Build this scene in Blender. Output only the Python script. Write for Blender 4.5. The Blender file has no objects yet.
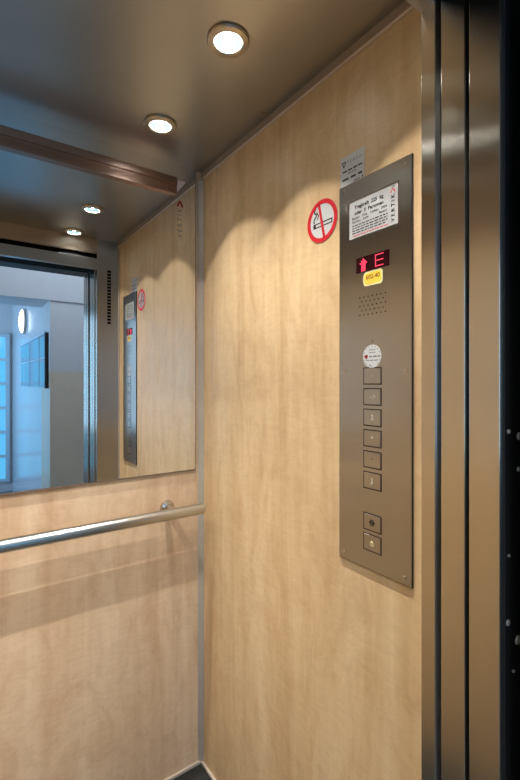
import bpy, bmesh, math, random
from mathutils import Vector, Matrix
PI = math.pi
random.seed(4)
S = bpy.context.scene
C = S.collection

# ------------------------------------------------------------------ materials
def lin(r, g, b):
    f = lambda c: (c/255/12.92) if c/255 <= .04045 else ((c/255+.055)/1.055)**2.4
    return (f(r), f(g), f(b), 1)

def new_mat(name):
    m = bpy.data.materials.new(name); m.use_nodes = True
    nt = m.node_tree; nt.nodes.clear()
    out = nt.nodes.new('ShaderNodeOutputMaterial')
    p = nt.nodes.new('ShaderNodeBsdfPrincipled')
    nt.links.new(p.outputs[0], out.inputs[0])
    return m, nt, p

def noise(nt, vec, scale=(1, 1, 1), detail=4, rough=.55, dist=0., sc=1.):
    mp = nt.nodes.new('ShaderNodeMapping'); mp.inputs['Scale'].default_value = scale
    nt.links.new(vec, mp.inputs['Vector'])
    n = nt.nodes.new('ShaderNodeTexNoise'); n.inputs['Scale'].default_value = sc
    n.inputs['Detail'].default_value = detail; n.inputs['Roughness'].default_value = rough
    n.inputs['Distortion'].default_value = dist
    nt.links.new(mp.outputs[0], n.inputs['Vector'])
    return n.outputs['Fac']

def ramp(nt, fac, stops):
    r = nt.nodes.new('ShaderNodeValToRGB')
    e = r.color_ramp.elements
    while len(e) < len(stops): e.new(.5)
    for k, (p, c) in enumerate(stops):
        e[k].position = p; e[k].color = c
    nt.links.new(fac, r.inputs[0])
    return r.outputs[0]

def mix(nt, a, b, fac, mode='MIX'):
    m = nt.nodes.new('ShaderNodeMix'); m.data_type = 'RGBA'; m.blend_type = mode
    if isinstance(fac, float): m.inputs[0].default_value = fac
    else: nt.links.new(fac, m.inputs[0])
    for s, v in ((6, a), (7, b)):
        if isinstance(v, tuple): m.inputs[s].default_value = v
        else: nt.links.new(v, m.inputs[s])
    return m.outputs[2]

def plain(name, col, rough=.5, metal=0., emit=None, strength=0., noise_amt=.06, spec=.5):
    m, nt, p = new_mat(name)
    tc = nt.nodes.new('ShaderNodeTexCoord')
    f = noise(nt, tc.outputs['Object'], sc=14)
    c2 = tuple(min(1, c*(1+noise_amt)) for c in col[:3])+(1,)
    c1 = tuple(c*(1-noise_amt) for c in col[:3])+(1,)
    nt.links.new(ramp(nt, f, [(.3, c1), (.7, c2)]), p.inputs['Base Color'])
    p.inputs['Roughness'].default_value = rough
    p.inputs['Metallic'].default_value = metal
    p.inputs['Specular IOR Level'].default_value = spec
    if emit:
        p.inputs['Emission Color'].default_value = emit
        p.inputs['Emission Strength'].default_value = strength
    return m

def wood(name, dark, mid, light, seed):
    m, nt, p = new_mat(name)
    g = nt.nodes.new('ShaderNodeNewGeometry')
    add = nt.nodes.new('ShaderNodeVectorMath'); add.inputs[1].default_value = (seed, seed*1.7, seed*.6)
    nt.links.new(g.outputs['Position'], add.inputs[0])
    v = add.outputs[0]
    a = noise(nt, v, (7, 7, .55), 3, .5, .5)           # broad vertical bands
    b = noise(nt, v, (24, 24, 1.6), 5, .6, 1.0)        # narrower grain
    c = noise(nt, v, (14, 14, 40), 4, .65, 1.5)        # sideways flame
    d = noise(nt, v, (9, 9, 4.5), 4, .6, 1.6)          # brownish clouds
    base = ramp(nt, a, [(.3, dark), (.5, mid), (.7, light)])
    base = mix(nt, base, ramp(nt, b, [(.3, dark), (.52, mid), (.7, light)]), .30)
    base = mix(nt, base, ramp(nt, c, [(.38, (.84, .80, .76, 1)), (.58, (1, 1, 1, 1))]), .36, 'MULTIPLY')
    base = mix(nt, base, ramp(nt, d, [(.36, (.84, .76, .71, 1)), (.54, (1, 1, 1, 1))]), .58, 'MULTIPLY')
    nt.links.new(base, p.inputs['Base Color'])
    nt.links.new(ramp(nt, b, [(.3, (.34,)*3+(1,)), (.7, (.44,)*3+(1,))]), p.inputs['Roughness'])
    p.inputs['Specular IOR Level'].default_value = .4
    bp = nt.nodes.new('ShaderNodeBump'); bp.inputs['Strength'].default_value = .04
    bp.inputs['Distance'].default_value = .01
    nt.links.new(c, bp.inputs['Height']); nt.links.new(bp.outputs[0], p.inputs['Normal'])
    return m

def brushed(name, col, rough=.28, aniso=.75, rot=0.0, axis='Z', streak=(60, 60, 3), amt=.10):
    m, nt, p = new_mat(name)
    g = nt.nodes.new('ShaderNodeNewGeometry')
    f = noise(nt, g.outputs['Position'], streak, 5 if aniso else 0, .6)
    blot = noise(nt, g.outputs['Position'], (5, 5, 3), 1, .5)
    c1 = tuple(c*(1-amt) for c in col[:3])+(1,)
    c2 = tuple(min(1, c*(1+amt)) for c in col[:3])+(1,)
    base = ramp(nt, f, [(.3, c1), (.7, c2)])
    base = mix(nt, base, ramp(nt, blot, [(.3, (.9, .89, .87, 1)), (.6, (1, 1, 1, 1))]), .5, 'MULTIPLY')
    nt.links.new(base, p.inputs['Base Color'])
    nt.links.new(ramp(nt, f, [(.3, (rough*.995,)*3+(1,)), (.7, (rough*1.005,)*3+(1,))]), p.inputs['Roughness'])
    p.inputs['Metallic'].default_value = 1
    if aniso:
        t = nt.nodes.new('ShaderNodeTangent'); t.direction_type = 'RADIAL'; t.axis = axis
        nt.links.new(t.outputs[0], p.inputs['Tangent'])
        p.inputs['Anisotropic'].default_value = aniso
        p.inputs['Anisotropic Rotation'].default_value = rot
    return m

M = {}
M['wood_r'] = wood('maple laminate honey', lin(192, 157, 112), lin(218, 187, 142), lin(232, 207, 166), 3.1)
M['wood_b'] = wood('maple laminate rosy', lin(200, 165, 131), lin(222, 193, 160), lin(234, 211, 180), 8.3)
M['ceil'] = brushed('satin ceiling steel', (.50, .50, .485), .30, 0, streak=(6, 6, 6), amt=.01)
M['panel'] = brushed('brushed panel steel', (.53, .52, .48), .28, 1.0, 0., streak=(40, 120, 3), amt=.008)
M['jamb'] = brushed('brushed jamb steel', (.66, .62, .54), .22, 1.0, 0., streak=(150, 150, 3), amt=.015)
M['return'] = brushed('brushed return steel', (.50, .50, .50), .40, 1.0, 0., streak=(150, 150, 3), amt=.02)
M['alu'] = plain('satin aluminium', (.47, .43, .38, 1), .48, .4)
M['alu_warm'] = plain('warm satin aluminium', (.72, .62, .52, 1), .35, .4)
M['rail'] = plain('satin rail steel', (.57, .56, .52, 1), .24, 1, noise_amt=.03)
M['chrome'] = plain('polished steel', (.75, .73, .7, 1), .15, 1, noise_amt=.02)
M['bezel'] = plain('satin nickel', (.62, .55, .45, 1), .3, 1, noise_amt=.03)
M['copper'] = brushed('copper brown profile', (.38, .26, .21), .35, 0, streak=(2, 90, 90), amt=.08)
M['black'] = plain('black paint', (.008, .008, .009, 1), .55)
M['blackgap'] = plain('black recess', (.004, .004, .004, 1), .9, spec=.1)
M['rubber'] = plain('black rubber', (.014, .015, .014, 1), .6, noise_amt=.3)
M['concrete'] = plain('dark shaft concrete', (.02, .02, .02, 1), .95, spec=.1)
M['edge'] = plain('brown mirror edge', (.16, .11, .08, 1), .4)
M['groove'] = plain('dark button groove', (.035, .024, .018, 1), .5)
M['button'] = brushed('button steel', (.53, .52, .48), .28, 1.0, 0., streak=(40, 120, 3), amt=.008)
M['white'] = plain('white print film', (.62, .62, .60, 1), .35, noise_amt=.02)
M['plate'] = plain('plate acrylic', (.50, .50, .48, 1), .10, noise_amt=.02)
M['silver'] = plain('silver label film', (.66, .67, .66, 1), .28, .15, noise_amt=.03)
M['red'] = plain('red print', lin(205, 30, 42), .4, noise_amt=.03)
M['darkred'] = plain('dark red print', lin(130, 20, 20), .4)
M['ink'] = plain('black ink', (.015, .015, .015, 1), .4)
M['greyink'] = plain('grey ink', (.22, .22, .21, 1), .4)
M['pale'] = plain('pale etched letters', (.85, .80, .68, 1), .5)
M['yellow'] = plain('yellow sticker film', lin(240, 200, 70), .35, noise_amt=.12)
M['cream'] = plain('cream sticker border', lin(238, 222, 165), .4)
M['brownink'] = plain('brown ink', lin(120, 80, 20), .4)
M['bellink'] = plain('yellow bell ink', lin(248, 232, 175), .45)
M['screen'] = plain('dark red display window', (.020, .002, .004, 1), .12)
M['led'] = plain('red display segments', (.5, .02, .06, 1), .4, emit=(1, .05, .10, 1), strength=1.15)
M['lens'] = plain('lamp lens glow', (.03, .06, .07, 1), .3, emit=(.50, .86, 1, 1), strength=.75)
M['bulb'] = plain('lamp bulb glow', (1, 1, 1, 1), .3, emit=(1, .98, .93, 1), strength=110)
M['rim'] = plain('lamp rim glow', (.9, .95, .95, 1), .3, emit=(.85, 1, .98, 1), strength=9)
M['mirror'] = plain('mirror glass', (.86, .89, .90, 1), .0, 1, noise_amt=0)
M['hall_white'] = plain('white hall paint', (.66, .67, .70, 1), .55, noise_amt=.02)
M['hall_dado'] = plain('grey beige gloss dado', lin(222, 208, 188), .32, noise_amt=.03)
M['hall_gloss'] = plain('glossy pale corridor paint', (.66, .70, .76, 1), .16, noise_amt=.03)
M['hall_floor'] = plain('grey hall floor', (.25, .26, .27, 1), .4)
M['pane'] = plain('daylit window pane', (.1, .2, .3, 1), .1, emit=(.10, .50, .82, 1), strength=1.0)
M['frame_w'] = plain('pale window frame', (.55, .68, .78, 1), .4)
M['glass_dark'] = plain('dark case glass', (.25, .42, .55, 1), .04, spec=.9)
M['lamp_white'] = plain('opal lamp glow', (1, 1, 1, 1), .3, emit=(1, .98, .92, 1), strength=3.0)

# ------------------------------------------------------------------ mesh helpers
def box(bm, x0, x1, y0, y1, z0, z1, bev=0.):
    b2 = bmesh.new()
    bmesh.ops.create_cube(b2, size=1)
    for v in b2.verts:
        v.co = Vector(((x0+x1)/2+v.co.x*abs(x1-x0), (y0+y1)/2+v.co.y*abs(y1-y0), (z0+z1)/2+v.co.z*abs(z1-z0)))
    if bev: bmesh.ops.bevel(b2, geom=list(b2.edges), offset=bev, segments=2, affect='EDGES', profile=.5)
    join(bm, b2)

def join(bm, b2):
    me = bpy.data.meshes.new('tmp'); b2.to_mesh(me); b2.free(); bm.from_mesh(me); bpy.data.meshes.remove(me)

def lathe(bm, prof, origin, axis='Z', seg=40, closed=False):
    """prof: (radius, height) pairs swept about an axis through origin."""
    o = Vector(origin); rings = []
    for r, h in prof:
        ring = []
        for k in range(seg):
            a = 2*PI*k/seg; c, s = r*math.cos(a), r*math.sin(a)
            co = {'Z': (c, s, h), 'Y': (s, h, c), 'X': (h, c, s)}[axis]
            ring.append(bm.verts.new(o+Vector(co)))
        rings.append(ring)
    n = len(rings)
    for i in range(n if closed else n-1):
        A, B = rings[i], rings[(i+1) % n]
        for k in range(seg):
            bm.faces.new((A[k], A[(k+1) % seg], B[(k+1) % seg], B[k]))
    if not closed:
        for ring in (rings[0], rings[-1]):
            if prof[rings.index(ring)][0] > 1e-6: bm.faces.new(ring)
    bmesh.ops.remove_doubles(bm, verts=bm.verts, dist=1e-7)
    bmesh.ops.recalc_face_normals(bm, faces=bm.faces)

def prism_x(bm, pts, x0, x1):
    """polygon in (y, z) given thickness along x"""
    a = [bm.verts.new((x0, y, z)) for y, z in pts]; b = [bm.verts.new((x1, y, z)) for y, z in pts]
    bm.faces.new(a); bm.faces.new(b[::-1])
    n = len(pts)
    for k in range(n): bm.faces.new((a[k], b[k], b[(k+1) % n], a[(k+1) % n]))
    bmesh.ops.recalc_face_normals(bm, faces=bm.faces)

def ring_x(bm, cy, cz, r0, r1, x0, x1, seg=64):
    lathe(bm, [(r0, x0), (r1, x0), (r1, x1), (r0, x1)], (0, cy, cz), 'X', seg, True)

def bar_x(bm, ya, za, yb, zb, w, x0, x1):
    d = Vector((yb-ya, zb-za)); n = Vector((-d.y, d.x)).normalized()*w/2
    prism_x(bm, [(ya+n.x, za+n.y), (yb+n.x, zb+n.y), (yb-n.x, zb-n.y), (ya-n.x, za-n.y)], x0, x1)

def root_off(p):
    v = Vector((0, 0, 0))
    while p: v += p.location; p = p.parent
    return v

def obj(name, bm, mat, parent=None, origin=None, smooth=False):
    me = bpy.data.meshes.new(name)
    o = bpy.data.objects.new(name, me); C.objects.link(o)
    off = root_off(parent) if parent else Vector(origin or (0, 0, 0))
    bmesh.ops.translate(bm, verts=bm.verts, vec=-off)
    if smooth:
        for f in bm.faces: f.smooth = True
        for e in bm.edges:
            if len(e.link_faces) == 2 and e.calc_face_angle(0) > .6: e.smooth = False
    bm.to_mesh(me); bm.free()
    for mm in (mat if isinstance(mat, list) else [mat]): me.materials.append(mm)
    if parent: o.parent = parent
    else: o.location = off
    return o

def tag(o, label, cat, group=None):
    o['label'] = label; o['category'] = cat
    if group: o['group'] = group
    return o

def thing(name, label, cat, loc, group=None):
    o = bpy.data.objects.new(name, None); C.objects.link(o); o.location = loc
    o.empty_display_size = .05
    return tag(o, label, cat, group)

def struct(name, bm, mat, parent=None, **k):
    o = obj(name, bm, mat, parent, **k)
    if not parent: o['kind'] = 'structure'
    return o

def sbox(name, mat, *dims, bev=0., parent=None):
    bm = bmesh.new(); box(bm, *dims, bev=bev); return struct(name, bm, mat, parent)

def copy_tree(src, loc, label):
    r = src.copy(); C.objects.link(r); r.location = loc; r['label'] = label
    for ch in list(src.children):
        c = ch.copy(); C.objects.link(c); c.parent = r
        for g in list(ch.children):
            d = g.copy(); C.objects.link(d); d.parent = c
    return r

def text_bm(bm, s, y, z, X, height, width=None, spin=0., bold=0., align='LEFT'):
    """flat lettering standing on the plane x = X, reading towards -y; (y, z) is the baseline start"""
    cu = bpy.data.curves.new('t', 'FONT'); cu.body = s; cu.size = 1; cu.offset = bold; cu.fill_mode = 'FRONT'
    cu.resolution_u = 3
    ob = bpy.data.objects.new('t', cu); C.objects.link(ob)
    dg = bpy.context.evaluated_depsgraph_get(); dg.update()
    me = bpy.data.meshes.new_from_object(ob.evaluated_get(dg))
    xs = [v.co.x for v in me.vertices]; k = height/.70
    w = max(xs)-min(xs); kx = (width/w) if width else k
    x0 = min(xs); sh = {'LEFT': 0, 'CENTER': -w*kx/2}[align]
    cs, sn = math.cos(spin), math.sin(spin)
    for v in me.vertices:
        a, b = (v.co.x-x0)*kx+sh, v.co.y*k
        a, b = a*cs-b*sn, a*sn+b*cs
        v.co = Vector((X, y-a, z+b))
    bm.from_mesh(me)
    bpy.data.objects.remove(ob); bpy.data.curves.remove(cu); bpy.data.meshes.remove(me)

def words(bm, y0, y1, z, h, X, seed, lo=.004, hi=.012):
    """a line of illegibly small print: separate word-long strokes"""
    r = random.Random(seed); y = y0
    while y > y1:
        w = min(r.uniform(lo, hi), y-y1)
        prism_x(bm, [(y, z), (y-w, z), (y-w, z+h), (y, z+h)], X, X+.0002)
        y -= w+h*.9

# ------------------------------------------------------------------ the lift car
W, D, H = 1.0, .994, 2.17
sbox('floor', M['rubber'], -W-.02, .02, -1.13, .02, -.04, 0)
sbox('wall_back', M['wood_b'], -W-.02, .02, 0, .02, 0, H+.08)
sbox('wall_right', M['wood_r'], 0, .02, -D, 0, 0, H+.08)
sbox('wall_left', M['wood_r'], -W-.02, -W, -D, 0, 0, H+.08)

# ceiling plate with six round openings
LX, LY, HR = (-.243, -.757), (-.197, -.588, -.942), .0405
bm = bmesh.new()
ex, ey = (-W, -.5, 0), (0, -.42, -.76, -D)
for i in range(2):
    for j in range(3):
        cx, cy = (LX[1], LX[0])[i], LY[j]
        xa, xb, ya, yb = ex[i], ex[i+1], ey[j+1], ey[j]
        inn, out = [], []
        for k in range(48):
            a = 2*PI*(k+.5)/48; c, s = math.cos(a), math.sin(a)
            t = min(((xb if c > 0 else xa)-cx)/c, ((yb if s > 0 else ya)-cy)/s)
            out.append(bm.verts.new((cx+c*t, cy+s*t, H))); inn.append(bm.verts.new((cx+c*HR, cy+s*HR, H)))
        for k in range(48):
            l = (k+1) % 48
            bm.faces.new((inn[k], inn[l], out[l], out[k]))
        for X in (xa, xb):
            for Y in (ya, yb):              # corner triangles
                q = sorted(out, key=lambda v: (v.co.x-X)**2+(v.co.y-Y)**2)[:2]
                bm.faces.new((q[0], q[1], bm.verts.new((X, Y, H))))
bmesh.ops.remove_doubles(bm, verts=bm.verts, dist=1e-6)
bmesh.ops.recalc_face_normals(bm, faces=bm.faces)
if bm.faces[0].normal.z > 0: bmesh.ops.reverse_faces(bm, faces=bm.faces)
box(bm, -W-.02, .02, -D, .02, H+.08, H+.10)
struct('ceiling', bm, M['ceil'])

# trims
bm = bmesh.new()          # corner post between back and right wall
v = [(-.0155, 0), (-.0155, -.003), (-.003, -.0155), (0, -.0155), (0, 0)]
lo = [bm.verts.new((x, y, .012)) for x, y in v]; hi = [bm.verts.new((x, y, 2.138)) for x, y in v]
bm.faces.new(lo); bm.faces.new(hi[::-1])
for k in range(5): bm.faces.new((lo[k], hi[k], hi[(k+1) % 5], lo[(k+1) % 5]))
bmesh.ops.recalc_face_normals(bm, faces=bm.faces)
struct('trim_1', bm, M['alu'])
M['band'] = plain('dull tan band', (.30, .23, .17, 1), .6)
sbox('trim_2', M['band'], -.004, 0, -D, 0, 2.148, H)
sbox('trim_14', M['alu_warm'], -.006, 0, -D, -.004, 2.142, 2.148, bev=.0015)       # right wall, under the ceiling
sbox('baseboard_back', M['alu_warm'], -W, 0, -.009, 0, 0, .012, bev=.002)
sbox('baseboard_right', M['alu_warm'], -.009, 0, -D, -.009, 0, .012, bev=.002)
sbox('trim_3', M['alu'], -.004, 0, -D, -.975, .012, 2.142, bev=.001)          # front corner strip
bm = bmesh.new()          # stepped copper profile over the mirror
prof = [(0, 2.060), (-.0125, 2.060), (-.0125, 2.0645), (-.010, 2.0655), (-.007, 2.088), (-.007, 2.093), (-.0125, 2.0945), (-.0125, 2.1095),
        (-.009, 2.111), (-.009, 2.118), (-.004, 2.123), (0, 2.123)]
xa, xb = -W, -.106
a = [bm.verts.new((xa, y, z)) for y, z in prof]; b = [bm.verts.new((xb, y, z)) for y, z in prof]
bm.faces.new(a); bm.faces.new(b[::-1])
for k in range(len(prof)): bm.faces.new((a[k], b[k], b[(k+1) % len(prof)], a[(k+1) % len(prof)]))
bmesh.ops.recalc_face_normals(bm, faces=bm.faces)
bmesh.ops.translate(bm, verts=bm.verts, vec=(0, -.0065, 0))
t4 = struct('trim_4', bm, M['copper'])
bm = bmesh.new()
v = [(-.1055, 2.112), (-.070, 2.1145), (-.0735, 2.107), (-.1055, 2.066)]
lo = [bm.verts.new((x, -.0075, z)) for x, z in v]; hi = [bm.verts.new((x, -.0115, z)) for x, z in v]
bm.faces.new(lo); bm.faces.new(hi[::-1])
for k in range(4): bm.faces.new((lo[k], hi[k], hi[(k+1) % 4], lo[(k+1) % 4]))
bmesh.ops.recalc_face_normals(bm, faces=bm.faces)
obj('trim_reflection', bm, plain('pale pink reflection', (.80, .62, .54, 1), .5), t4)  # pale wedge painted in for the side trim's bright reflection beside the profile

# front of the car: steel returns, header, black slot
def wall_front():
    bm = bmesh.new()
    box(bm, -.115, .02, -1.022, -D, 0, H, bev=.0018)
    o = struct('wall_front', bm, M['return'])
    bm = bmesh.new()
    n = 17
    for k in range(n):
        z = 1.725+k*(2.005-1.725)/(n-1)
        box(bm, -.062, -.042, -D-.001, -D+.0008, z-.0075, z+.0055)
    s = obj('vent_slots', bm, M['blackgap'], o)
    bm = bmesh.new(); box(bm, -W-.02, -.885, -1.022, -D, 0, H, bev=.0018)
    obj('left_return', bm, M['return'], o)
    bm = bmesh.new(); box(bm, -.885, -.115, -1.022, -D, 2.092, H); obj('header_top', bm, M['band'], o)
    bm = bmesh.new(); box(bm, -.885, -.115, -1.022, -D-.012, 2.066, 2.092); obj('header_slot', bm, M['blackgap'], o)
    bm = bmesh.new(); box(bm, -.885, -.115, -1.022, -D, 2.010, 2.066, bev=.002); obj('header', bm, M['return'], o)
wall_front()
# edge of the right return, a smoother jamb
sbox('trim_6', M['jamb'], -.1162, -.1148, -1.0205, -.9955, 0, H, bev=.0006)

# car door panels slid open behind the right return
def door(n, y_pairs, xe, extra=None):
    root = None
    for k, (ya, yb) in enumerate(y_pairs):
        bm = bmesh.new(); box(bm, xe, .24, ya, yb, .012, 2.04, bev=.0013)
        if root is None: root = struct('door_%d' % n, bm, M['jamb'])
        else: obj('door_panel', bm, M['jamb'], root)
    return root
d1 = door(1, [(-1.0725, -1.033), (-1.124, -1.0785)], -.12)
bm = bmesh.new(); box(bm, -.113, .23, -1.1275, -1.1238, .02, 2.03)  # black sheet added for the deep shade on the door's landing side
bk = obj('shade_plate', bm, M['black'], d1)
for (x, z, r) in ((-.104, 1.327, .0035), (-.072, 1.318, .006), (-.074, 1.27, .004), (-.106, 1.055, .0045), (-.076, 1.02, .007), (-.09, .98, .0025), (-.104, 1.15, .002)):
    bm = bmesh.new(); lathe(bm, [(r, 0), (r*.9, -.002), (r*.4, -.003), (0, -.003)], (x, -1.1274, z), 'Y', 16)
    obj('bolt', bm, M['alu'], bk, smooth=True)
sbox('trim_7', M['blackgap'], -.885, -.125, -1.13, -1.024, 2.014, 2.14)          # door gear box over the opening
sbox('trim_8', M['blackgap'], -.105, .24, -1.0325, -1.0235, 0, 2.045)          # black fillers, shade of the door gaps put in as colour
sbox('trim_9', M['blackgap'], -.105, .24, -1.078, -1.073, .012, 2.04)  # black filler painting the shade of the second gap

# landing door, its frame and the sill
d2 = door(2, [(-1.192, -1.158), (-1.230, -1.198)], -.122)
sbox('trim_10', M['alu'], -.885, .24, -1.235, -1.135, -.04, -.001)
sbox('trim_11', M['black'], -.885, -.125, -1.262, -1.15, 2.017, 2.14)
sbox('trim_12', M['jamb'], -.121, -.02, -1.264, -1.236, 0, 2.045, bev=.002)
sbox('trim_13', M['jamb'], -.98, -.885, -1.264, -1.03, 0, 2.14, bev=.002)

# unseen shaft wall beyond the doors, added black to stop light leaks
sbox('wall_shaft', M['concrete'], .26, .30, -1.26, -.98, 0, 2.3)

# ------------------------------------------------------------------ hall outside, seen in the mirror
HY = -2.35
def multi(name, boxes, mat, bev=0.):
    bm = bmesh.new()
    for b in boxes: box(bm, *b, bev=bev)
    return struct(name, bm, mat)
sbox('floor_hall', M['hall_floor'], -2.6, 1.4, -6.6, -1.235, -.05, -.002)
multi('wall_hall_near', [(-.02, 1.4, -1.262, -1.242, 0, 2.7), (-2.6, -.98, -1.262, -1.242, 0, 2.7), (-.98, -.02, -1.262, -1.242, 2.14, 2.7)], M['hall_white'])
sbox('ceiling_hall', M['hall_white'], -2.6, 1.4, -6.6, -1.24, 2.7, 2.75)
sbox('wall_hall_right', M['hall_white'], 1.4, 1.45, -2.4, -1.24, 0, 2.7)
sbox('wall_hall_far', M['hall_white'], -.12, 1.4, -2.75, HY, 1.485, 2.06)
sbox('wall_hall_dado', M['hall_dado'], -.12, 1.4, -2.75, HY, 0, 1.485)
sbox('wall_hall_lintel', M['hall_white'], -2.6, 1.4, -2.75, HY+.012, 2.05, 2.7)
multi('wall_corridor_right', [(-.12, -.05, -5.0, -2.75, 0, 2.7)], M['hall_gloss'])
# sides of the hall with daylight windows
def window(n, plane, lo, hi, z0, z1, cols, rows, at):
    """plane 'x' or 'y'; pane sheet with frame bars in front, facing the hall"""
    s = 1
    def bx(bm, a0, a1, b0, b1, d0, d1):
        if plane == 'x': box(bm, at+d0, at+d1, a0, a1, b0, b1)
        else: box(bm, a0, a1, at+d0, at+d1, b0, b1)
    bm = bmesh.new(); bx(bm, lo, hi, z0, z1, -.02, .0)
    w = struct('window_%d' % n, bm, M['pane'])
    bm = bmesh.new()
    for k in range(cols+1):
        u = lo+(hi-lo)*k/cols; bx(bm, u-.022, u+.022, z0-.022, z1+.022, -.02, .03)
    for k in range(rows+1):
        u = z0+(z1-z0)*k/rows; bx(bm, lo, hi, u-.018, u+.018, -.02, .028)
    obj('window_frame', bm, M['frame_w'], w)
    return w
multi('wall_hall_left', [(-2.65, -2.6, -2.4, -1.24, 0, 2.7)], M['hall_white'])
window(1, 'x', -2.25, -1.4, .9, 2.2, 2, 3, -2.595)
multi('wall_corridor_left', [(-2.0, -1.95, -5.0, -2.75, 0, 2.7)], M['hall_white'])
window(2, 'x', -4.7, -3.0, .8, 2.3, 4, 4, -1.945)
sbox('wall_corridor_end', M['hall_white'], -2.0, -.05, -5.05, -5.0, 0, 2.7)
window(3, 'y', -1.75, -.175, .15, 2.0, 8, 6, -4.995)

# wall lamp and glazed case on the corridor wall
t = thing('wall_lamp', 'round white lit lamp on the pale blue corridor wall, seen in the mirror', 'lamp', (-.12, -3.80, 2.05))
bm = bmesh.new(); lathe(bm, [(.135, 0), (.135, -.02), (.125, -.025), (0, -.025)], (-.1205, -3.80, 2.05), 'X', 40); obj('base', bm, M['alu'], t, smooth=True)
bm = bmesh.new(); lathe(bm, [(.125, -.0255), (.12, -.035), (.09, -.048), (.045, -.055), (0, -.056)], (-.1205, -3.80, 2.05), 'X', 40); obj('shade', bm, M['lamp_white'], t, smooth=True)
t = thing('display_case', 'wide glass case with a black end on the corridor wall, seen in the mirror', 'display case', (-.12, -3.2, 1.36))
bm = bmesh.new(); box(bm, -.140, -.1205, -3.97, -2.44, 1.36, 1.79); obj('glass_front', bm, M['glass_dark'], t)
bm = bmesh.new(); box(bm, -.146, -.1205, -2.439, -2.41, 1.35, 1.80); obj('end_panel', bm, M['black'], t)
bm = bmesh.new(); box(bm, -.146, -.1205, -3.97, -2.44, 1.7905, 1.81); obj('top_rail', bm, M['frame_w'], t)
bm = bmesh.new()
for y in (-2.75, -3.3): box(bm, -.143, -.1405, y-.008, y+.008, 1.365, 1.785)
box(bm, -.143, -.1405, -3.96, -2.45, 1.595, 1.605)
obj('bar_reflection', bm, M['frame_w'], t)  # pale bars put in for window bars reflected in the glass

# ------------------------------------------------------------------ ceiling lights
def make_light(loc, label):
    t = thing('ceiling_light', label, 'ceiling light', loc, 'recessed ceiling lights')
    x, y, z = loc
    bm = bmesh.new()
    lathe(bm, [(.0395, .012), (.047, 0), (.048, -.004), (.046, -.007), (.034, -.0085), (.0315, -.006), (.0315, .012)], loc, 'Z', 48, True)
    obj('bezel', bm, M['bezel'], t, smooth=True)
    bm = bmesh.new()
    lathe(bm, [(.0310, -.002), (.0285, .008), (.022, .017), (.012, .022), (0, .0225)], loc, 'Z', 40)
    for f in [f for f in bm.faces if len(f.verts) > 30]: bm.faces.remove(f)
    r = obj('reflector', bm, M['lens'], t, smooth=True)
    bm = bmesh.new(); lathe(bm, [(.0310, -.0035), (.0310, -.0055), (.0275, -.0055), (.0275, -.0035)], loc, 'Z', 40, True)
    obj('glowing_rim', bm, M['rim'], t, smooth=True)
    bm = bmesh.new(); lathe(bm, [(.007, .021), (.0075, .008), (.005, .002), (0, 0)], loc, 'Z', 20)
    obj('bulb', bm, M['bulb'], r, smooth=True)
    return t
labs = {(0, 0): 'lit recessed ceiling light nearest the mirror, over the wood wall with the control panel',
        (0, 1): 'lit recessed ceiling light at the top of the photo, second from the mirror',
        (0, 2): 'lit recessed ceiling light by the door, seen in the mirror beside the steel front',
        (1, 0): 'lit recessed ceiling light near the mirror on the left side of the ceiling',
        (1, 1): 'lit recessed ceiling light in the middle of the left side of the ceiling',
        (1, 2): 'lit recessed ceiling light near the door on the left side of the ceiling'}
def beam(L):
    """reflector lamp: brighter along the beam axis than at the edge of the cone"""
    L.use_nodes = True; nt = L.node_tree
    em = next(n for n in nt.nodes if n.type == 'EMISSION')
    tc = nt.nodes.new('ShaderNodeTexCoord'); sp = nt.nodes.new('ShaderNodeSeparateXYZ'); ab = nt.nodes.new('ShaderNodeMath'); ab.operation = 'ABSOLUTE'
    nt.links.new(tc.outputs['Normal'], sp.inputs[0]); nt.links.new(sp.outputs[2], ab.inputs[0])
    last = None
    for lo_, hi_, base, top in ((.75, .97, .72, 3.4), (.955, .996, 0, 5.5)):     # wide spill and narrow core
        r = nt.nodes.new('ShaderNodeMapRange'); r.interpolation_type = 'SMOOTHSTEP'
        for k, v in zip(('From Min', 'From Max', 'To Min', 'To Max'), (lo_, hi_, base, top)): r.inputs[k].default_value = v
        nt.links.new(ab.outputs[0], r.inputs['Value'])
        if last:
            ad = nt.nodes.new('ShaderNodeMath'); ad.operation = 'ADD'
            nt.links.new(last, ad.inputs[0]); nt.links.new(r.outputs[0], ad.inputs[1]); last = ad.outputs[0]
        else: last = r.outputs[0]
    nt.links.new(last, em.inputs['Strength'])
first = None
for i in (0, 1):
    for j in range(3):
        loc = (LX[i], LY[j], H)
        if first is None: first = make_light(loc, labs[(i, j)])
        else: copy_tree(first, loc, labs[(i, j)])
        L = bpy.data.lights.new('spot', 'SPOT'); L.energy = 8.4; L.color = (1, .975, .935)
        L.spot_size = math.radians(88); L.spot_blend = .13; L.shadow_soft_size = .010; beam(L)
        lo = bpy.data.objects.new('spot', L); C.objects.link(lo); lo.location = (LX[i], LY[j], H-.0095)
        if i == 1: lo.rotation_euler = (math.radians((14, 12, 13)[j]), 0, 0)  # swivelled towards the mirror wall
        elif j == 0: lo.rotation_euler = (math.radians(-8.5), 0, 0)      # swivelled a little towards the door

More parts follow.
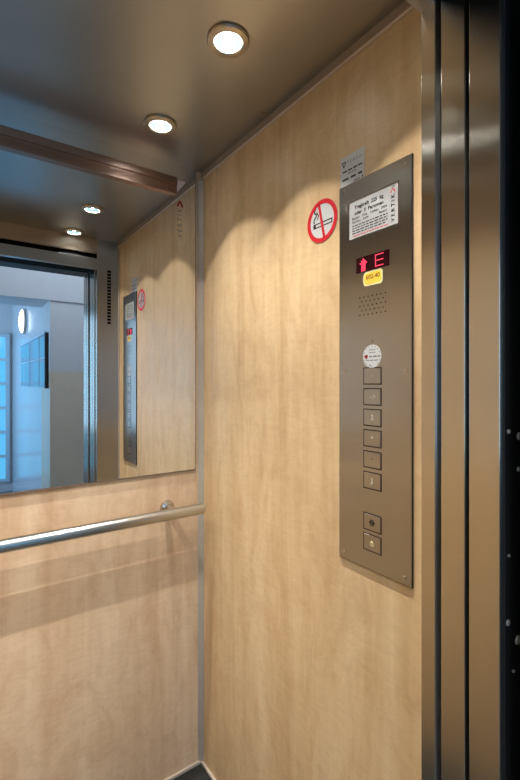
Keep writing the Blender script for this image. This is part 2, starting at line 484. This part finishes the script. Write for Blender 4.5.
# ------------------------------------------------------------------ mirror, handrail
mr = thing('wall_mirror', 'large frameless mirror on the back wall above the handrail', 'mirror', (-.5, 0, 1.082))
bm = bmesh.new(); box(bm, -W+.03, -.0300, -.006, -.0005, 1.083, H); obj('mirror_glass', bm, M['mirror'], mr)
bm = bmesh.new(); box(bm, -W+.03, -.0292, -.0072, -.0003, 1.0785, 1.0826); box(bm, -.0298, -.0282, -.0064, -.0003, 1.0826, H)
obj('edge_strip', bm, M['edge'], mr)

RY, RZ, RR = -.095, .963, .0182
hr = thing('handrail', 'brushed steel round handrail on the back wall below the mirror', 'handrail', (-.5, 0, .95))
bm = bmesh.new()
lathe(bm, [(RR-.002, -W+.03), (RR, -W+.032), (RR, -.046), (RR-.002, -.044)], (0, RY, RZ), 'X', 40); obj('bar', bm, M['rail'], hr, smooth=True)
bm = bmesh.new(); lathe(bm, [(RR-.002, -.0438), (RR-.0035, -.0425), (0, -.0422)], (0, RY, RZ), 'X', 40); obj('end_cap', bm, M['chrome'], hr, smooth=True)
for x in (-.138, -.862):
    bm = bmesh.new(); lathe(bm, [(.011, -.010), (.011, RY+RR*.7)], (x, 0, RZ), 'Y', 24); br = obj('bracket', bm, M['rail'], hr, smooth=True)
    bm = bmesh.new(); lathe(bm, [(.026, -.0005), (.026, -.004), (.022, -.011), (.0115, -.016), (.011, -.0165)], (x, 0, RZ-.004), 'Y', 32); obj('rosette', bm, M['rail'], br, smooth=True)

# ------------------------------------------------------------------ control panel
PX = -.005
cp = thing('control_panel', 'tall brushed steel elevator control panel with display and buttons on the wood wall', 'control panel', (0, -.801, .988))
bm = bmesh.new(); box(bm, PX, -.0004, -.898, -.7015, .988, 1.853)
fp = obj('faceplate', bm, M['panel'], cp)
bm = bmesh.new(); box(bm, PX+.0008, -.0002, -.8995, -.7005, .9868, 1.8540); obj('shadow_edge', bm, M['black'], cp)  # black rim painting the plate's dark edge and shadow line
for (y, z) in ((-.714, 1.841), (-.881, 1.837), (-.714, 1.421), (-.881, 1.420), (-.713, 1.003), (-.880, 1.004)):
    bm = bmesh.new(); lathe(bm, [(.0042, 0), (.0040, -.0010), (.0028, -.0016), (.0014, -.0016), (.0012, -.0006), (0, -.0006)], (PX, y, z), 'X', 20)
    obj('screw', bm, M['chrome'], cp, smooth=True)
# buttons
dots = {0: [(0, 0)], 1: [(-.004, -.001), (.004, .002), (.008, 0), (.002, -.003)], 2: [(0, .004), (-.002, -.003), (.003, -.004), (.002, .000)],
        3: [(.001, .003), (-.001, .001)], 4: [(0, .002)], 5: [(0, .004), (0, 0), (.0005, -.004), (-.002, -.007)]}
zb = [1.4115, 1.366, 1.3205, 1.275, 1.2285, 1.1825, 1.0915, 1.0465]
names = ['floor_button']*6+['door_open_button', 'alarm_button']
for k, z in enumerate(zb):
    cy = -.797; hw, hh = .0252, .0192
    bm = bmesh.new()
    for (ya, yb, za, zc) in ((cy-hw, cy+hw, z-hh, z-hh+.0024), (cy-hw, cy+hw, z+hh-.0024, z+hh), (cy-hw, cy-hw+.0026, z-hh+.0024, z+hh-.0024), (cy+hw-.0026, cy+hw, z-hh+.0024, z+hh-.0024)):
        box(bm, PX-.0005, PX+.001, ya, yb, za, zc)
    fr = obj('button_frame', bm, M['groove'], cp)
    bm = bmesh.new(); box(bm, PX-.0016, PX+.001, cy-hw+.0029, cy+hw-.0029, z-hh+.0027, z+hh-.0027, bev=.0007)
    b = obj(names[k], bm, M['button'], cp)
    sx = PX-.0019
    bm = bmesh.new()
    if k < 6:
        for (a, c) in dots[k]: lathe(bm, [(.0016, .0004), (.0015, 0), (0, -.0003)], (sx, cy-a, z+c), 'X', 10)
        obj('raised_mark', bm, M['pale'] if k != 4 else M['ink'], b)
    elif k == 6:
        for s in (1, -1):
            prism_x(bm, [(cy+s*.0008, z+.0075), (cy+s*.0085, z), (cy+s*.0008, z-.0075)], sx, sx+.0004)
        for s in (1, -1): bar_x(bm, cy-.006, z+s*.0062, cy+.006, z+s*.0062, .0012, sx, sx+.0004)
        obj('arrow_symbol', bm, M['ink'], b)
    else:
        pts = [(-.0065, -.0045), (-.0042, -.002), (-.0036, .003), (-.0012, .0058), (0, .0066), (.0012, .0058), (.0036, .003), (.0042, -.002), (.0065, -.0045)]
        inn = [(p*.55, -.0022+(q+.0022)*.55) for p, q in pts]
        n = len(pts)
        o = [bm.verts.new((sx, cy+p, z+q)) for p, q in pts]; i2 = [bm.verts.new((sx, cy+p, z+q)) for p, q in inn]
        for q in range(n): bm.faces.new((o[q], o[(q+1) % n], i2[(q+1) % n], i2[q]))
        lathe(bm, [(.0014, .0003), (.0014, 0), (0, 0)], (sx, cy, z-.0055), 'X', 10)
        obj('bell_symbol', bm, M['bellink'], b)
# display
bm = bmesh.new(); box(bm, PX-.0004, PX+.002, -.839, -.748, 1.6465, 1.6810)
ds = obj('display', bm, M['screen'], cp)
X = PX-.0008
bm = bmesh.new()
yE, zE = -.803, 1.652           # letter E built of segments
for z in (zE, zE+.012, zE+.024): bar_x(bm, yE, z, yE-.021, z, .0019, X, X+.0003)
bar_x(bm, yE, zE-.001, yE, zE+.025, .0019, X, X+.0003)
obj('display_letter', bm, M['led'], ds)
bm = bmesh.new()                # dotted up arrow
for r in range(7):
    cols = {6: (0,), 5: (-1, 0, 1), 4: (-2, -1, 0, 1, 2)}.get(r, (-1, 0, 1))
    for c in cols:
        y, z = -.769-c*.0042, 1.6502+r*.0041
        prism_x(bm, [(y-.0017, z-.0017), (y+.0017, z-.0017), (y+.0017, z+.0017), (y-.0017, z+.0017)], X, X+.0003)
obj('display_arrow', bm, M['led'], ds)
# speaker holes
bm = bmesh.new()
for r in range(5):
    n = 7 if r % 2 == 0 else 6
    for k in range(n):
        y = -.7615-(k+(0 if n == 7 else .5))*.0117; z = 1.587-r*.00985
        lathe(bm, [(.0017, .001), (.0017, -.0002), (0, -.0002)], (PX, y, z), 'X', 10)
obj('speaker_holes', bm, M['blackgap'], cp)
bm = bmesh.new(); lathe(bm, [(.0016, .001), (.0016, -.0003), (0, -.0003)], (PX, -.797, 1.487), 'X', 10); obj('sensor_hole', bm, M['blackgap'], cp)
# capacity plate
bm = bmesh.new(); box(bm, PX-.0006, PX+.001, -.8615, -.7305, 1.722, 1.814); pl = obj('capacity_plate', bm, M['plate'], cp)
bm = bmesh.new(); box(bm, PX-.0020, PX+.001, -.8635, -.7285, 1.8142, 1.8165); box(bm, PX-.001, PX+.001, -.8630, -.8617, 1.722, 1.8142); obj('recess_shadow', bm, M['edge'], cp)  # dark strips painted in for the shadow of the plate's recess
X = PX-.0009
bm = bmesh.new()
text_bm(bm, 'Tragkraft  225  kg', -.7455, 1.7935, X, .0086, .080, bold=.03)
text_bm(bm, 'oder  3  Personen', -.7455, 1.7790, X, .0086, .080, bold=.03)
text_bm(bm, 'Baujahr   1956    Umbau   2004', -.7385, 1.7685, X, .0054, .096, bold=.022)
text_bm(bm, 'Fabriknr.  5979             Bauart', -.7385, 1.7595, X, .0054, .096, bold=.022)
for k in range(4): words(bm, -.739, -.836-(.0 if k < 3 else -.006), 1.7515-k*.0062, .0026, X, k+3)
obj('plate_print', bm, M['ink'], pl)
bm = bmesh.new(); words(bm, -.742, -.838, 1.7265, .0020, X, 12)
obj('red_line', bm, M['red'], pl); bm = bmesh.new()
ya, za = -.8495, 1.7965           # red caret inside the upright word
bar_x(bm, ya+.0055, za-.001, ya, za+.0085, .0022, X, X+.0002); bar_x(bm, ya-.0055, za-.001, ya, za+.0085, .0022, X, X+.0002)
obj('red_caret', bm, M['red'], pl)
bm = bmesh.new()
text_bm(bm, 'V E R T I K', -.8535, 1.7285, X, .0085, .063, spin=PI/2, bold=.02)
text_bm(bm, 'L', -.8535, 1.8075, X, .0085, .0045, spin=PI/2)
obj('upright_print', bm, M['ink'], pl)

# fine seating of the fittings on the plate
def seat(o, f):
    off = root_off(o.parent)
    for v in o.data.vertices:
        y, z = f(v.co.y+off.y, v.co.z+off.z); v.co.y, v.co.z = y-off.y, z-off.z
def family(o):
    yield o
    for c in o.children:
        yield from family(c)
done = set()
for o in cp.children:
    kind = o.name.split('.')[0]
    if kind in ('faceplate', 'shadow_edge'): continue
    for q in family(o):
        if q.data.name in done: continue
        done.add(q.data.name)
        if kind in ('capacity_plate', 'recess_shadow'): seat(q, lambda y, z: (-.7334+(y+.7305)*1.013, 1.7245+(z-1.722)*.918))
        elif kind == 'display': seat(q, lambda y, z: (y-.0056, z-.0037))
        else: seat(q, lambda y, z: (y-.0026, z))

# stickers
def sticker(name, label, cat, bm, mat, origin):
    o = obj(name, bm, mat, origin=origin); return tag(o, label, cat)
# yellow number sticker
pts = [(y-.0035, z-.0025) for y, z in [(-.771, 1.6235), (-.771, 1.6350), (-.7745, 1.6405), (-.780, 1.6430), (-.819, 1.6430), (-.824, 1.6390), (-.824, 1.6170), (-.8195, 1.6120), (-.7775, 1.6120), (-.773, 1.6160)]]
bm = bmesh.new(); prism_x(bm, pts, PX-.0008, PX-.0001)
st = sticker('number_sticker', 'small yellow sticker with brown number under the red display', 'sticker', bm, M['cream'], (PX, -.797, 1.612))
bm = bmesh.new(); prism_x(bm, [((y+.8005)*.88-.8005, (z-1.6265)*.8+1.6267) for y, z in pts], PX-.0010, PX-.00081); obj('yellow_field', bm, M['yellow'], st)
bm = bmesh.new(); text_bm(bm, '602-40', -.7825, 1.6240, PX-.0012, .0095, .038, bold=.02); obj('number_print', bm, M['brownink'], st)
# round inspection sticker
bm = bmesh.new(); lathe(bm, [(.0253, -.0001), (.0253, -.0008), (0, -.0008)], (PX, -0.7990, 1.4543), 'X', 48)
st = sticker('round_sticker', 'round white inspection sticker just above the topmost floor button', 'sticker', bm, M['white'], (PX, -0.7990, 1.429))
X = PX-.0011
bm = bmesh.new()
for k in range(16):
    a = 2*PI*k/16
    if 3.6 < a < 5.8 and k % 2: continue
    bar_x(bm, -0.7990+.0205*math.cos(a), 1.4543+.0205*math.sin(a), -0.7990+.0232*math.cos(a), 1.4543+.0232*math.sin(a), .0016, X, X+.0002)
words(bm, -0.7907, -0.8077, 1.4675, .0022, X, 31); words(bm, -0.7912, -0.8082, 1.4615, .0022, X, 32)
words(bm, -0.7912, -0.8197, 1.4525, .0032, X, 33); words(bm, -0.7832, -0.8157, 1.4445, .0022, X, 34); words(bm, -0.7922, -0.7962, 1.4335, .003, X, 35)
obj('sticker_print', bm, M['greyink'], st)
bm = bmesh.new(); prism_x(bm, [(-0.7787, 1.4580), (-0.7817, 1.4570), (-0.7847, 1.4585), (-0.7877, 1.4565), (-0.7877, 1.4530), (-0.7837, 1.4480), (-0.7787, 1.4530)], X, X+.0002); obj('red_emblem', bm, M['darkred'], st)
# maker's label above the panel
bm = bmesh.new(); box(bm, -.0008, -.0001, -.7725, -.7005, 1.8545, 1.9255)
st = sticker('maker_label', 'silver label with dark triangle logo on the wood above the control panel', 'label', bm, M['silver'], (0, -.7365, 1.8545))
X = -.0010
bm = bmesh.new()
P = [(-.7040, 1.9135), (-.7195, 1.9135), (-.7118, 1.8985)]; cx, cz = -.7118, 1.9088
for k in range(3):
    A, B = P[k], P[(k+1) % 3]; A2 = (cx+(A[0]-cx)*.5, cz+(A[1]-cz)*.5); B2 = (cx+(B[0]-cx)*.5, cz+(B[1]-cz)*.5)
    prism_x(bm, [A, B, B2, A2], X, X+.0002)
words(bm, -.708, -.767, 1.8885, .0034, X, 41, .01, .02); words(bm, -.725, -.748, 1.8822, .0020, X, 42)
words(bm, -.707, -.726, 1.8690, .0045, X, 43, .019, .02); words(bm, -.733, -.748, 1.8690, .0045, X, 44, .015, .016); words(bm, -.755, -.767, 1.8690, .0045, X, 45, .012, .013)
words(bm, -.742, -.760, 1.8590, .0020, X, 46)
obj('label_print', bm, M['ink'], st)
bm = bmesh.new(); text_bm(bm, 'T U R S U I', -.7225, 1.9050, X, .0085, .045); obj('label_name', bm, M['greyink'], st)
bm = bmesh.new(); prism_x(bm, [(-.7640, 1.8590), (-.7700, 1.8590), (-.7695, 1.8655)], X, X+.0002); obj('red_corner', bm, M['darkred'], st)
# no-smoking sign
sy, sz = -.6375, 1.7995
bm = bmesh.new(); lathe(bm, [(.0533, -.0001), (.0533, -.0008), (0, -.0008)], (0, sy, sz), 'X', 64)
st = sticker('no_smoking_sign', 'round white no smoking sign with red ring on the wood wall', 'sign', bm, M['white'], (0, sy, sz-.0545))
bm = bmesh.new()
prism_x(bm, [(sy+.031, sz-.014), (sy+.031, sz-.002), (sy-.036, sz-.002), (sy-.036, sz-.014)], -.0011, -.0009)
cig = obj('cigarette', bm, M['ink'], st)
bm = bmesh.new(); prism_x(bm, [(sy+.022, sz-.0110), (sy+.022, sz-.0052), (sy-.0325, sz-.0052), (sy-.0325, sz-.0110)], -.00125, -.00112); obj('cigarette_body', bm, M['white'], cig)
bm = bmesh.new()
sm = [(.0285, .000), (.0290, .007), (.0255, .013), (.0195, .017), (.0205, .022), (.0265, .025), (.0265, .031), (.0215, .035)]
for k in range(len(sm)-1): bar_x(bm, sy+sm[k][0], sz+sm[k][1], sy+sm[k+1][0], sz+sm[k+1][1], .0042, -.0011, -.0009)
sm2 = [(.018, .007), (.0135, .012), (.0125, .018), (.0165, .022), (.0195, .028)]
for k in range(len(sm2)-1): bar_x(bm, sy+sm2[k][0], sz+sm2[k][1], sy+sm2[k+1][0], sz+sm2[k+1][1], .003, -.0011, -.0009)
obj('smoke', bm, M['ink'], st)
bm = bmesh.new(); ring_x(bm, sy, sz, .0420, .0531, -.0016, -.0009); bar_x(bm, sy+.0105, sz+.0435, sy-.0085, sz-.0435, .0078, -.0016, -.0013)
obj('red_ring', bm, M['red'], st)
# lettering on the mirror
bm = bmesh.new()
def bar_y(bm, xa, za, xb, zb_, w, y0, y1):
    d = Vector((xb-xa, zb_-za)); n = Vector((-d.y, d.x)).normalized()*w/2
    p = [(xa+n.x, za+n.y), (xb+n.x, zb_+n.y), (xb-n.x, zb_-n.y), (xa-n.x, za-n.y)]
    a = [bm.verts.new((x, y0, z)) for x, z in p]; b = [bm.verts.new((x, y1, z)) for x, z in p]
    bm.faces.new(a); bm.faces.new(b[::-1])
    for k in range(4): bm.faces.new((a[k], b[k], b[(k+1) % 4], a[(k+1) % 4]))
    bmesh.ops.recalc_face_normals(bm, faces=bm.faces)
mx, mz = -.0905, 2.022
bar_y(bm, mx-.0095, mz, mx, mz+.021, .0068, -.0066, -.0062); bar_y(bm, mx+.0095, mz, mx, mz+.021, .0068, -.0066, -.0062)
lt = tag(obj('mirror_lettering', bm, M['darkred'], origin=(mx, -.006, mz-.12)), 'faint upright lettering with red caret in the top right corner of the mirror', 'lettering')
bm = bmesh.new(); tmp = bmesh.new()
text_bm(tmp, 'V E R T I K', 0, 0, 0, .018, .105, spin=PI/2)
for v in tmp.verts: v.co = Vector((mx+.008-v.co.y, -.0063, mz-.110+v.co.z))
bmesh.ops.translate(tmp, verts=tmp.verts, vec=(0, 0, 0)); join(bm, tmp)
M['faint'] = plain('faint letters', (.27, .22, .17, 1), .5)
obj('pale_letters', bm, M['faint'], lt)

# ------------------------------------------------------------------ window daylight in the hall, plus an added overhead fill
def area(loc, rot, sx, sy_, e, col):
    L = bpy.data.lights.new('hall_fill', 'AREA'); L.shape = 'RECTANGLE'; L.size = sx; L.size_y = sy_; L.energy = e; L.color = col
    o = bpy.data.objects.new('hall_fill', L); C.objects.link(o); o.location = loc; o.rotation_euler = rot
BL = (.48, .71, 1)
area((-2.55, -1.83, 1.55), (0, -PI/2, 0), 1.3, .85, 5, (.60, .80, 1))
area((.1, -1.80, 2.68), (0, 0, 0), 1.6, .6, 10, (.74, .86, 1))  # unseen overhead lamp, added as fill for hall and back wall
area((-1.90, -3.85, 1.55), (0, -PI/2, 0), 1.5, 1.7, 34, BL)

w = bpy.data.worlds.new('dim'); S.world = w; w.use_nodes = True
w.node_tree.nodes['Background'].inputs[0].default_value = (.02, .025, .03, 1)
w.node_tree.nodes['Background'].inputs[1].default_value = .3

# ------------------------------------------------------------------ camera
cam = bpy.data.cameras.new('camera'); co = bpy.data.objects.new('camera', cam); C.objects.link(co)
cam.sensor_fit = 'HORIZONTAL'; cam.sensor_width = 36; cam.lens = 432.39/520*36
cam.shift_y = -7.36/520; cam.clip_start = .01
co.location = (-.7503, -1.4251, 1.3968); co.rotation_euler = (PI/2, 0, -.6182)
S.camera = co

S.view_settings.view_transform = 'Standard'; S.view_settings.look = 'None'
S.view_settings.gamma = 1; S.view_settings.use_curve_mapping = False
S.view_settings.exposure = 0.0
S.cycles.use_denoising = True
S.cycles.max_bounces = 14; S.cycles.diffuse_bounces = 2; S.cycles.glossy_bounces = 8
S.cycles.sample_clamp_indirect = 1.5
